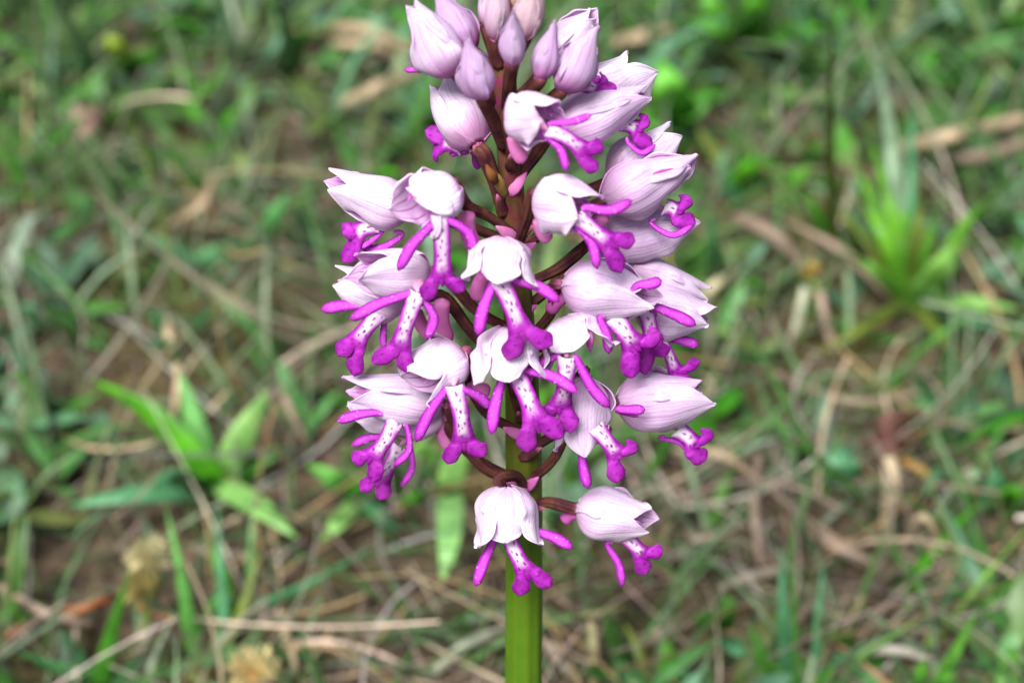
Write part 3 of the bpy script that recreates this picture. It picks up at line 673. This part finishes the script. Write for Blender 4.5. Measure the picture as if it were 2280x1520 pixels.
plant('grass_tuft', (460, 1480), 'tuft of a few green upright blades below the broad-leaved plant', 'grass tuft', [
    ([(430, 1440, 6), (405, 1290, 22), (368, 1120, 34)], 36, lin(90, 156, 70), 'grass'), ([(495, 1400, 6), (490, 1260, 18), (484, 1120, 26)], 28, TEAL, 'grass'),
    ([(540, 1370, 6), (690, 1300, 14), (832, 1216, 18)], 34, TEAL, 'grass'), ([(520, 1400, 6), (560, 1290, 14), (580, 1200, 18)], 26, OLIVE, 'grass'), ([(440, 1420, 4), (480, 1330, 12), (520, 1290, 10)], 30, GREEN, 'grass')])
plant('grass_tuft', (1500, 1560), 'short broad green blade beside pale straws at the orchid stem', 'grass tuft', [
    ([(1500, 1540, 4), (1492, 1480, 12), (1478, 1420, 16)], 60, BRIGHT, 'grass'), ([(1450, 1530, 4), (1420, 1440, 10), (1380, 1370, 12)], 30, OLIVE, 'grass')])
plant('leafy_seedling', (1505, 260), 'blurred bright green broad leaves behind the upper right flowers', 'plant', [
    ([(1510, 270, 10), (1490, 200, 30), (1470, 130, 36)], 110, lin(104, 184, 60), 'leaf'), ([(1520, 270, 10), (1550, 230, 22), (1590, 190, 22)], 90, GREEN, 'leaf'), ([(1500, 280, 8), (1460, 270, 16), (1440, 250, 16)], 80, lin(104, 180, 60), 'leaf')])
plant('leafy_seedling', (1640, 90), 'blurred light green leafy sprig at the far edge of the turf', 'plant', [
    ([(1650, 90, 10), (1600, 60, 26), (1540, 50, 26)], 70, BRIGHT, 'leaf'), ([(1660, 80, 10), (1680, 20, 30), (1700, -40, 34)], 80, BRIGHT, 'leaf'), ([(1660, 100, 10), (1730, 80, 22), (1790, 90, 18)], 66, GREEN, 'leaf'), ([(1640, 90, 8), (1590, 20, 24), (1570, -20, 28)], 60, lin(104, 180, 60), 'leaf')])
plant('leafy_seedling', (1700, 440), 'low plant with curved leaves in front of a dark hollow', 'plant', [
    ([(1640, 430, 6), (1660, 380, 18), (1720, 350, 20)], 54, BRIGHT, 'leaf'), ([(1690, 410, 6), (1720, 370, 16), (1760, 400, 12)], 50, GREEN, 'leaf'), ([(1640, 450, 4), (1610, 380, 16), (1620, 330, 20)], 44, TEAL, 'leaf')])
plant('leafy_seedling', (600, 560), 'single upright light green leaf on bare brown soil', 'plant', [
    ([(590, 555, 4), (605, 490, 18), (640, 430, 26)], 52, lin(96, 172, 96), 'leaf'), ([(585, 560, 3), (560, 545, 8), (520, 540, 8)], 40, TEAL, 'leaf')])
plant('leafy_seedling', (430, 600), 'seedling with two flat grey-green leaves lying over brown soil', 'plant', [
    ([(440, 600, 5), (350, 540, 12), (270, 510, 10)], 54, TEAL, 'leaf'), ([(430, 590, 5), (490, 560, 10), (545, 530, 10)], 52, lin(110, 176, 120), 'leaf')])
plant('leafy_seedling', (290, 140), 'seedling with one yellow-green leaf in shaded far turf', 'plant', [([(285, 150, 5), (262, 110, 18), (236, 80, 22)], 64, lin(150, 178, 40), 'leaf'), ([(290, 150, 5), (330, 130, 14), (370, 120, 12)], 50, GREEN, 'leaf')])
plant('leafy_seedling', (1880, 1100), 'seedling with a rounded blue-green leaf beside curly straw', 'plant', [([(1890, 1090, 4), (1878, 1040, 14), (1870, 985, 16)], 92, lin(110, 176, 130), 'leaf'), ([(1890, 1095, 4), (1930, 1080, 8), (1960, 1060, 8)], 40, GREEN, 'leaf')])
plant('leafy_seedling', (2200, 1140), 'low seedling with green leaves at the edge of the straw', 'plant', [([(2190, 1130, 4), (2150, 1090, 12), (2120, 1050, 12)], 60, GREEN, 'leaf'), ([(2200, 1130, 4), (2250, 1100, 12), (2290, 1110, 12)], 60, BRIGHT, 'leaf'), ([(2195, 1140, 4), (2220, 1060, 14), (2215, 1010, 14)], 50, TEAL, 'leaf')])
plant('leafy_seedling', (1610, 1400), 'low seedling with dark rounded leaves among the grey straw', 'plant', [([(1600, 1400, 4), (1570, 1380, 12), (1540, 1370, 12)], 66, GREEN, 'leaf'), ([(1610, 1410, 4), (1640, 1440, 10), (1670, 1450, 8)], 60, TEAL, 'leaf'), ([(1610, 1400, 4), (1620, 1350, 12), (1600, 1320, 12)], 54, GREEN, 'leaf')])

def single(name, label, cat, group, rows, prof):
    for pl, wpx, col in rows: hero(name, pl, wpx, col, prof, None, label, cat, group)
for bx, label, rows in [
    ((190, 130), 'lone pale grey-green grass blade rising from dark far turf', [([(190, 120, 6), (160, 60, 40), (118, -10, 70)], 46, lin(150, 176, 150), 'grass')]),
    ((1862, 590), 'tall olive flowering grass stalk rising beside the big grass tuft', [([(1860, 570, 4), (1850, 380, 50), (1852, -10, 130)], 34, OLIVE, 'grass'), ([(1858, 570, 4), (1820, 480, 22), (1790, 420, 30)], 30, GREEN, 'grass')]),
    ((1602, 640), 'broad blue-green grass blade just right of the orchid flowers', [([(1600, 625, 5), (1588, 550, 26), (1572, 470, 40)], 56, lin(104, 172, 110), 'grass')]),
    ((215, 1545), 'stout green blades growing under the withered seed heads', [([(220, 1530, 4), (250, 1400, 20), (290, 1270, 34)], 46, GREEN, 'grass'), ([(200, 1510, 5), (110, 1480, 10), (20, 1440, 8)], 44, lin(70, 130, 76), 'grass')]),
    ((642, 170), 'pair of blurred blue-green blades in the far turf', [([(640, 160, 6), (640, 80, 40), (600, -10, 70)], 50, TEAL, 'grass'), ([(650, 160, 5), (670, 90, 30), (690, 30, 40)], 40, GREEN, 'grass')]),
    ((468, 310), 'thin grey-green blade leaning over a bare soil patch', [([(470, 300, 5), (500, 200, 30), (530, 120, 46)], 36, lin(140, 160, 130), 'grass')]),
    ((10, 700), 'flat spreading green blades on bare brown soil', [([(30, 698, 6), (80, 690, 14), (130, 660, 10)], 60, TEAL, 'grass'), ([(60, 700, 4), (200, 685, 12), (330, 680, 8)], 48, GREEN, 'grass'), ([(10, 640, 8), (60, 500, 14), (100, 470, 10)], 44, lin(160, 180, 160), 'grass')])]:
    plant('grass_sprout', bx, label, 'grass', rows)
STR = [
    ('tan straw with a bent end, topmost of three behind the bud cluster', [(735, 58, 14), (820, 68, 22), (920, 112, 16)], 32, TAN), ('tan straw lying just under the bent one behind the bud cluster', [(740, 96, 12), (820, 100, 18), (925, 112, 14)], 26, TAN), ('thick tan straw slanting up towards the purple bud tip', [(745, 240, 10), (840, 195, 20), (935, 158, 16)], 34, TAN), ('short blurred tan straw behind the white upper right hoods', [(1365, 95, 14), (1430, 80, 20), (1500, 62, 16)], 36, TAN),
    ('thick tan dry stalk lying behind the tall grass tuft', [(1985, 335, 12), (2120, 300, 24), (2290, 262, 20)], 40, TAN), ('pinkish dry stalk lying under the thick tan one by the tuft', [(2090, 350, 10), (2190, 345, 16), (2290, 315, 14)], 32, PINKTAN), ('hooked tan straw curling over a dark hole in the soil', [(472, 395, 10), (450, 455, 20), (370, 505, 8)], 24, TAN),
    ('pale cream straw arching beside the rightmost orchid petal tip', [(1560, 685, 10), (1590, 635, 18), (1645, 608, 12)], 26, lin(214, 206, 170)), ('pale upright straw under the tiny yellow flower head', [(1792, 640, 18), (1780, 700, 12), (1760, 770, 4)], 26, lin(190, 196, 168)), ('pinkish upright straw leaning right under the tiny yellow flower head', [(1826, 650, 18), (1840, 720, 12), (1866, 800, 4)], 26, PINKTAN),
    ('long sagging pinkish straw above the red-brown dead leaf', [(1720, 830, 4), (1900, 895, 10), (2110, 860, 6)], 24, PINKTAN), ('wide pinkish straw arching up to the tiny yellow flower head', [(1640, 480, 8), (1720, 520, 16), (1790, 590, 8)], 40, PINKTAN), ('broad pale straw standing below the red-brown dead leaf', [(1980, 1020, 16), (1985, 1090, 14), (1970, 1170, 6)], 50, lin(206, 190, 158)),
    ('thick pinkish straw slanting through the middle of the straw mat', [(1785, 1170, 6), (1870, 1220, 12), (1970, 1275, 8)], 34, PINKTAN), ('pinkish straw lying across the thin blue-green tuft', [(1640, 1440, 4), (1740, 1400, 8), (1830, 1330, 8)], 24, PINKTAN), ('tan straw bent into a hoop on the straw mat', [(2005, 1235, 6), (2055, 1150, 22), (2115, 1255, 6)], 22, TAN), ('long upright pinkish straw at the near edge of the straw mat', [(1690, 1010, 10), (1680, 1130, 14), (1695, 1260, 6)], 26, PINKTAN),
    ('tan straw leading away from the purple lip of the lower right hood', [(1500, 1000, 6), (1600, 1010, 12), (1680, 1060, 6)], 24, TAN), ('grey straw crossing above the dark rounded seedling', [(1600, 1310, 6), (1680, 1280, 10), (1780, 1260, 6)], 26, GREY), ('whitish straw lying beside the foot of the wispy tuft', [(1890, 1460, 4), (1990, 1445, 10), (2080, 1470, 6)], 26, lin(206, 200, 190)), ('short tan straw under the wispy yellow-green blades', [(2100, 1280, 6), (2150, 1250, 8), (2190, 1230, 6)], 20, TAN),
    ('upright pale yellow straw close beside the bare orchid stem', [(1320, 1540, 4), (1322, 1470, 12), (1318, 1385, 18)], 30, lin(196, 188, 140)), ('grey straw slanting down from the orchid stem', [(1205, 1420, 8), (1245, 1470, 8), (1295, 1530, 4)], 28, GREY), ('greenish grey straw arching in to the orchid stem', [(950, 1510, 4), (1030, 1440, 12), (1130, 1395, 10)], 30, lin(176, 180, 160)), ('pinkish straw beside the short broad green blade', [(1420, 1420, 6), (1480, 1400, 10), (1560, 1340, 6)], 24, PINKTAN),
    ('long pinkish straw meeting the rusty one by the seed heads', [(0, 1305, 8), (90, 1360, 12), (210, 1390, 6)], 30, PINKTAN), ('short thick grey straw standing below the seed heads', [(310, 1460, 8), (325, 1420, 12), (360, 1380, 8)], 34, GREY), ('thin sagging grey straw under the broad-leaved plant', [(430, 1215, 6), (480, 1232, 10), (610, 1235, 6)], 20, GREY), ('pale bent straw standing over the broad-leaved plant', [(390, 810, 14), (400, 850, 20), (385, 930, 10)], 28, lin(214, 190, 160)), ('thin straw falling across the pale leaf of the broad-leaved plant', [(610, 830, 8), (640, 900, 14), (680, 980, 6)], 22, PINKTAN),
    ('short tan upright straw on grey bare soil', [(370, 690, 6), (375, 740, 12), (395, 790, 6)], 26, TAN), ('short straw beside the yellowish orange-centred seed head', [(660, 1490, 4), (640, 1420, 8), (620, 1390, 6)], 20, TAN), ('tan straw slanting behind the left petal of the lowest flower', [(1010, 1100, 6), (1030, 1130, 8), (1062, 1180, 4)], 26, TAN), ('short tan straw on dark soil left of the bare orchid stem', [(820, 1420, 4), (860, 1390, 8), (920, 1370, 4)], 20, TAN), ('thin straw trailing from the yellowish orange-centred seed head', [(700, 1500, 4), (690, 1470, 6), (740, 1400, 6)], 18, TAN), ('thin pinkish straw just right of the orchid stem', [(1240, 1330, 6), (1290, 1360, 8), (1380, 1372, 4)], 18, PINKTAN), ('grey straw behind the lip of the lowest right flower', [(1530, 1180, 6), (1560, 1200, 10), (1650, 1170, 6)], 22, GREY),
    ('rusty orange straw, lower of two in line', [(-10, 1430, 6), (40, 1400, 10), (95, 1370, 6)], 22, lin(160, 116, 90)), ('rusty orange straw running up to the seed head stalk', [(120, 1372, 8), (190, 1350, 12), (250, 1330, 8)], 22, lin(196, 110, 60)), ('golden straw arching under the red-brown dead leaf', [(2010, 1025, 12), (2050, 1045, 14), (2085, 1085, 8)], 24, lin(190, 150, 80)), ('short rusty straw below the dull yellow seed head', [(310, 1350, 8), (360, 1370, 10), (405, 1385, 6)], 18, lin(190, 120, 60)), ('thin orange-tan straw beside the thin blue-green tuft', [(1830, 1340, 5), (1760, 1380, 8), (1690, 1420, 5)], 14, lin(200, 160, 100))]
for lb, pl, wpx, col in STR: hero('straw', pl, wpx, col, 'straw', None, lb, 'straw', 'straws lying on the turf')
# curled dead leaf, red-brown
o = hero('dead_leaf', [(1930, 1005, 5), (1990, 965, 14), (2060, 930, 8)], 100, lin(128, 84, 78), 'leaf', None, 'curled red-brown dead leaf lying in the grass', 'leaf', None, 1.4, .5)
o = hero('dead_leaf', [(150, 290, 6), (185, 270, 12), (240, 235, 8)], 80, lin(176, 140, 130), 'leaf', None, 'pale pinkish dead leaf lying in far turf', 'leaf', None, .6, -.4)
# withered fluffy seed heads
def head(px, py, h, rpx, col, label, col2):
    c = G(px, py, h); k = pxm(c); r = rpx * k
    foot = onsoil(G(px - 20, py + 150, 0)); e = empty('seed_head', foot, label, 'seed head', None)
    v, f, uv = tube([foot, foot.lerp(c, .5) + Vector((.003, 0, .004)), c - Vector((0, 0, r * .5))], [.0009, .0008, .0009], 10, 8)
    mk('stalk', v, f, M['leaf'], e, uvs=uv, col=lin(120, 150, 70))
    rr = random.Random(px); vs, fs = [], []
    for i in range(260):
        d = Vector((rr.gauss(0, 1), rr.gauss(0, 1), rr.gauss(.5, .8))).normalized()
        s = d.cross(Vector((rr.random(), rr.random(), rr.random()))).normalized() * (r * .035)
        a = c + d * (r * .1); b = c + d * (r * rr.uniform(.7, 1.1)) + Vector((0, 0, rr.uniform(-.1, .2) * r)); n0 = len(vs)
        vs += [a - s, a + s, b + s * 1.6, b - s * 1.6]; fs.append((n0, n0 + 1, n0 + 2, n0 + 3))
    mk('fluff', vs, fs, M['fluff'], e, col=col, smooth=False)
    v, f, uv = tube([c - Vector((0, 0, r * .6)), c, c + Vector((0, 0, r * .3))], [r * .2, r * .45, r * .2], 8, 10)
    mk('core', v, f, M['fluff'], e, uvs=uv, col=col2)
head(330, 1242, 24, 52, lin(232, 222, 176), 'fluffy cream withered seed head on a stalk', lin(200, 180, 120))
head(310, 1308, 20, 46, lin(190, 176, 110), 'dull yellow withered seed head drooping below the cream one', lin(160, 140, 80))
head(560, 1500, 16, 64, lin(226, 212, 160), 'yellowish withered seed head with an orange centre', lin(206, 150, 90))
head(1805, 606, 16, 24, lin(226, 196, 110), 'tiny yellow dried flower head on the turf', lin(220, 180, 90))

# ------------------------------------------------------------------ uncountable turf
def gxy(px, py): p = G(px, py); return (p.x, p.y)
def blobs(lst): return [(gxy(a, b), r, s) for a, b, r, s in lst]
STRAWY = blobs([(1750, 1180, .055, 1), (1950, 1280, .05, 1), (1550, 1080, .045, .7), (1350, 1350, .05, .8), (850, 1350, .05, .8), (250, 1350, .05, .6), (600, 650, .07, .5), (1750, 560, .07, .5), (700, 800, .06, .5), (300, 700, .07, .4), (2150, 1180, .05, .7)])
BARE = blobs([(300, 640, .045, 1), (190, 720, .035, 1), (560, 640, .045, .7), (650, 560, .045, .8), (240, 1330, .03, .8), (800, 1180, .03, .8), (480, 1250, .035, .7), (1560, 1330, .03, .8), (1560, 420, .05, .7), (1980, 800, .03, .5), (500, 420, .04, .6), (1000, 1330, .02, .5), (1900, 1200, .03, .5), (120, 60, .06, .3)])
LUSH = blobs([(1700, 60, .12, 1), (2100, 100, .12, 1), (1900, 250, .08, .8), (100, 980, .06, .7), (600, 1000, .06, .6), (2200, 1000, .05, .9), (300, 80, .12, .5), (850, 250, .10, .7), (2000, 1450, .05, .8), (1700, 1450, .04, .7), (350, 350, .08, .4), (1750, 750, .05, .6), (1000, 1000, .05, .7)])
CLEAR = blobs([(2030, 720, .045, 1), (2010, 580, .05, .9), (2000, 450, .05, .8), (2150, 600, .04, .8), (440, 1020, .04, 1), (330, 930, .035, 1), (560, 1120, .035, .9), (250, 1110, .03, .8), (310, 1300, .03, .9), (450, 1300, .03, .8), (680, 1290, .03, .8), (1000, 1220, .03, .9), (1750, 1380, .03, .7), (1880, 1060, .02, .8), (850, 120, .06, .7), (2150, 320, .05, .6), (560, 1520, .02, .9)])
def fld(bl, x, y): return max(s * math.exp(-((x - c[0]) ** 2 + ((y - c[1]) * .8) ** 2) / (r * r)) for c, r, s in bl)
class Mass:
    def __init__(s): s.v, s.f, s.c = [], [], []
    def blade(s, b, az, L, W, lean, curl, col, prof, n=6, twist=0.0, roll=0.0):
        d = Vector((math.cos(az), math.sin(az), 0)); sd = Vector((-d.y, d.x, 0)); p = Vector(b); th = lean; i0 = len(s.v)
        for i in range(n + 1):
            t = i / n
            if prof == 0: wv = (1 - max(0, (t - .3) / .7) ** 1.6) * (.7 + .3 * min(1, t * 4))
            elif prof == 1: wv = math.sin(math.pi * (0.06 + .92 * t)) ** .8
            else: wv = 1 - .5 * t
            tang = d * math.sin(th) + Vector((0, 0, math.cos(th)))
            nn = sd.cross(tang); ss = sd * math.cos(roll) + nn * math.sin(roll)
            hw = max(wv, .04) * W * .5
            s.v += [p - ss * hw, p + nn * (-.22 * hw), p + ss * hw]; s.c += [col] * 3
            p = p + tang * (L / n); th += curl / n
            if twist:
                d = Matrix.Rotation(twist / n, 3, 'Z') @ d; sd = Vector((-d.y, d.x, 0))
            fl = hgt(p.x, p.y) + .0008
            if p.z < fl: p.z = fl; th = min(th, 1.5)
        for i in range(n):
            k = i0 + i * 3
            s.f += [(k, k + 1, k + 4, k + 3), (k + 1, k + 2, k + 5, k + 4)]
    def build(s, name, mt, label, cat):
        me = bpy.data.meshes.new(name); me.from_pydata([tuple(q) for q in s.v], [], s.f); me.materials.append(mt)
        a = me.color_attributes.new('col', 'FLOAT_COLOR', 'POINT'); a.data.foreach_set('color', np.array(s.c, dtype=np.float32).ravel())
        me.polygons.foreach_set('use_smooth', [True] * len(me.polygons)); me.update()
        o = bpy.data.objects.new(name, me); C.objects.link(o); tag(o, label, cat, None, 'stuff'); return o
def jit(c, rr, a=.18):
    k = .97 + rr.uniform(-a * 1.5, a); return tuple(max(0, min(1, x * k * (1 + rr.uniform(-.08, .08)))) for x in c[:3]) + (1,)
rr = random.Random(3)
LUSHC = [lin(70, 150, 26), lin(84, 166, 36), lin(62, 132, 30), lin(92, 160, 70)]
GC = [lin(58, 106, 34), lin(68, 124, 40), lin(84, 136, 74), lin(100, 148, 112), lin(102, 120, 62), lin(50, 96, 54), lin(76, 136, 44), lin(110, 150, 118), lin(112, 142, 84)]
SC = [lin(168, 150, 126), lin(152, 134, 126), lin(188, 174, 154), lin(126, 112, 102), lin(164, 158, 152), lin(96, 80, 68), lin(146, 122, 86)]
grass, straw, herb = Mass(), Mass(), Mass()
def spot(wide):
    if wide:
        while True:
            x, y = rr.uniform(-1.4, 1.4), rr.uniform(-.9, 2.2)
            if not (-.42 < x < .42 and -.06 < y < .95): return x, y
    return rr.uniform(-.42, .42), rr.uniform(-.06, .95)
NG, NS, NH = 11000, 16000, 9500
for wide in (False, True):
    for i in range(NG):
        x, y = spot(wide)
        if not wide and rr.random() > .34 + fld(LUSH, x, y) * .66 - .5 * fld(BARE, x, y) - .28 * fld(STRAWY, x, y): continue
        if not wide and rr.random() < fld(CLEAR, x, y): continue
        if abs(x) < .03 and y < .055: continue
        L = rr.uniform(.018, .058); col = jit(rr.choice(GC if rr.random() > fld(LUSH, x, y) * .2 else LUSHC), rr, .36)
        grass.blade((x, y, hgt(x, y) - .001), rr.uniform(0, 6.28), L, rr.uniform(.0016, .0042), rr.uniform(.1, 1.0), rr.uniform(.2, 1.6), col, 0, 7, 0, rr.uniform(-.5, .5))
    for i in range(NS):
        x, y = spot(wide)
        if not wide and rr.random() > .30 + fld(STRAWY, x, y) * .9 - .3 * fld(LUSH, x, y) - .2 * fld(BARE, x, y): continue
        L = rr.uniform(.02, .075); col = jit(rr.choice(SC), rr, .45)
        straw.blade((x, y, hgt(x, y) + rr.uniform(0, .010)), rr.uniform(0, 6.28), L, rr.uniform(.0004, .0013), rr.uniform(0.9, 1.55), rr.uniform(-.5, 1.6), col, 2, 7, rr.gauss(0, .9), rr.uniform(-1, 1))
    for i in range(NH):
        x, y = spot(wide)
        if not wide and rr.random() > .30 + fld(LUSH, x, y) * .7 - .45 * fld(BARE, x, y) - .35 * fld(STRAWY, x, y): continue
        if not wide and rr.random() < fld(CLEAR, x, y) * .8: continue
        az0 = rr.uniform(0, 6.28); col = jit(rr.choice(GC[1:] if rr.random() > fld(LUSH, x, y) * .2 else LUSHC), rr, .36)
        for k in range(rr.choice((2, 3, 4))):
            herb.blade((x, y, hgt(x, y) + rr.uniform(0, .006)), az0 + k * 1.7 + rr.uniform(-.4, .4), rr.uniform(.008, .022), rr.uniform(.003, .007), rr.uniform(.5, 1.2), rr.uniform(.1, 1.0), jit([q * 1.03 for q in col], rr, .1), 1, 5)
MUTED = [lin(96, 128, 84), lin(112, 138, 100), lin(84, 118, 64), lin(128, 146, 118), lin(106, 122, 74), lin(72, 124, 56)]
for i in range(22000):
    x, y = spot(False)
    if rr.random() < .6 * fld(CLEAR, x, y) or (abs(x) < .03 and y < .055): continue
    grass.blade((x, y, hgt(x, y) - .001), rr.uniform(0, 6.28), rr.uniform(.015, .05), rr.uniform(.0007, .0019), rr.uniform(.3, 1.3), rr.uniform(.1, 1.4), jit(rr.choice(MUTED), rr, .3), 0, 6, 0, rr.uniform(-.5, .5))
grass.build('grass', M['turf'], 'short green grass of the turf behind the orchid', 'grass')
straw.build('straw_litter', M['straw'], 'matted dry straw and dead grass over the soil', 'straw')
herb.build('ground_herbs', M['turf'], 'tiny green herb leaves growing through the turf', 'herbs')
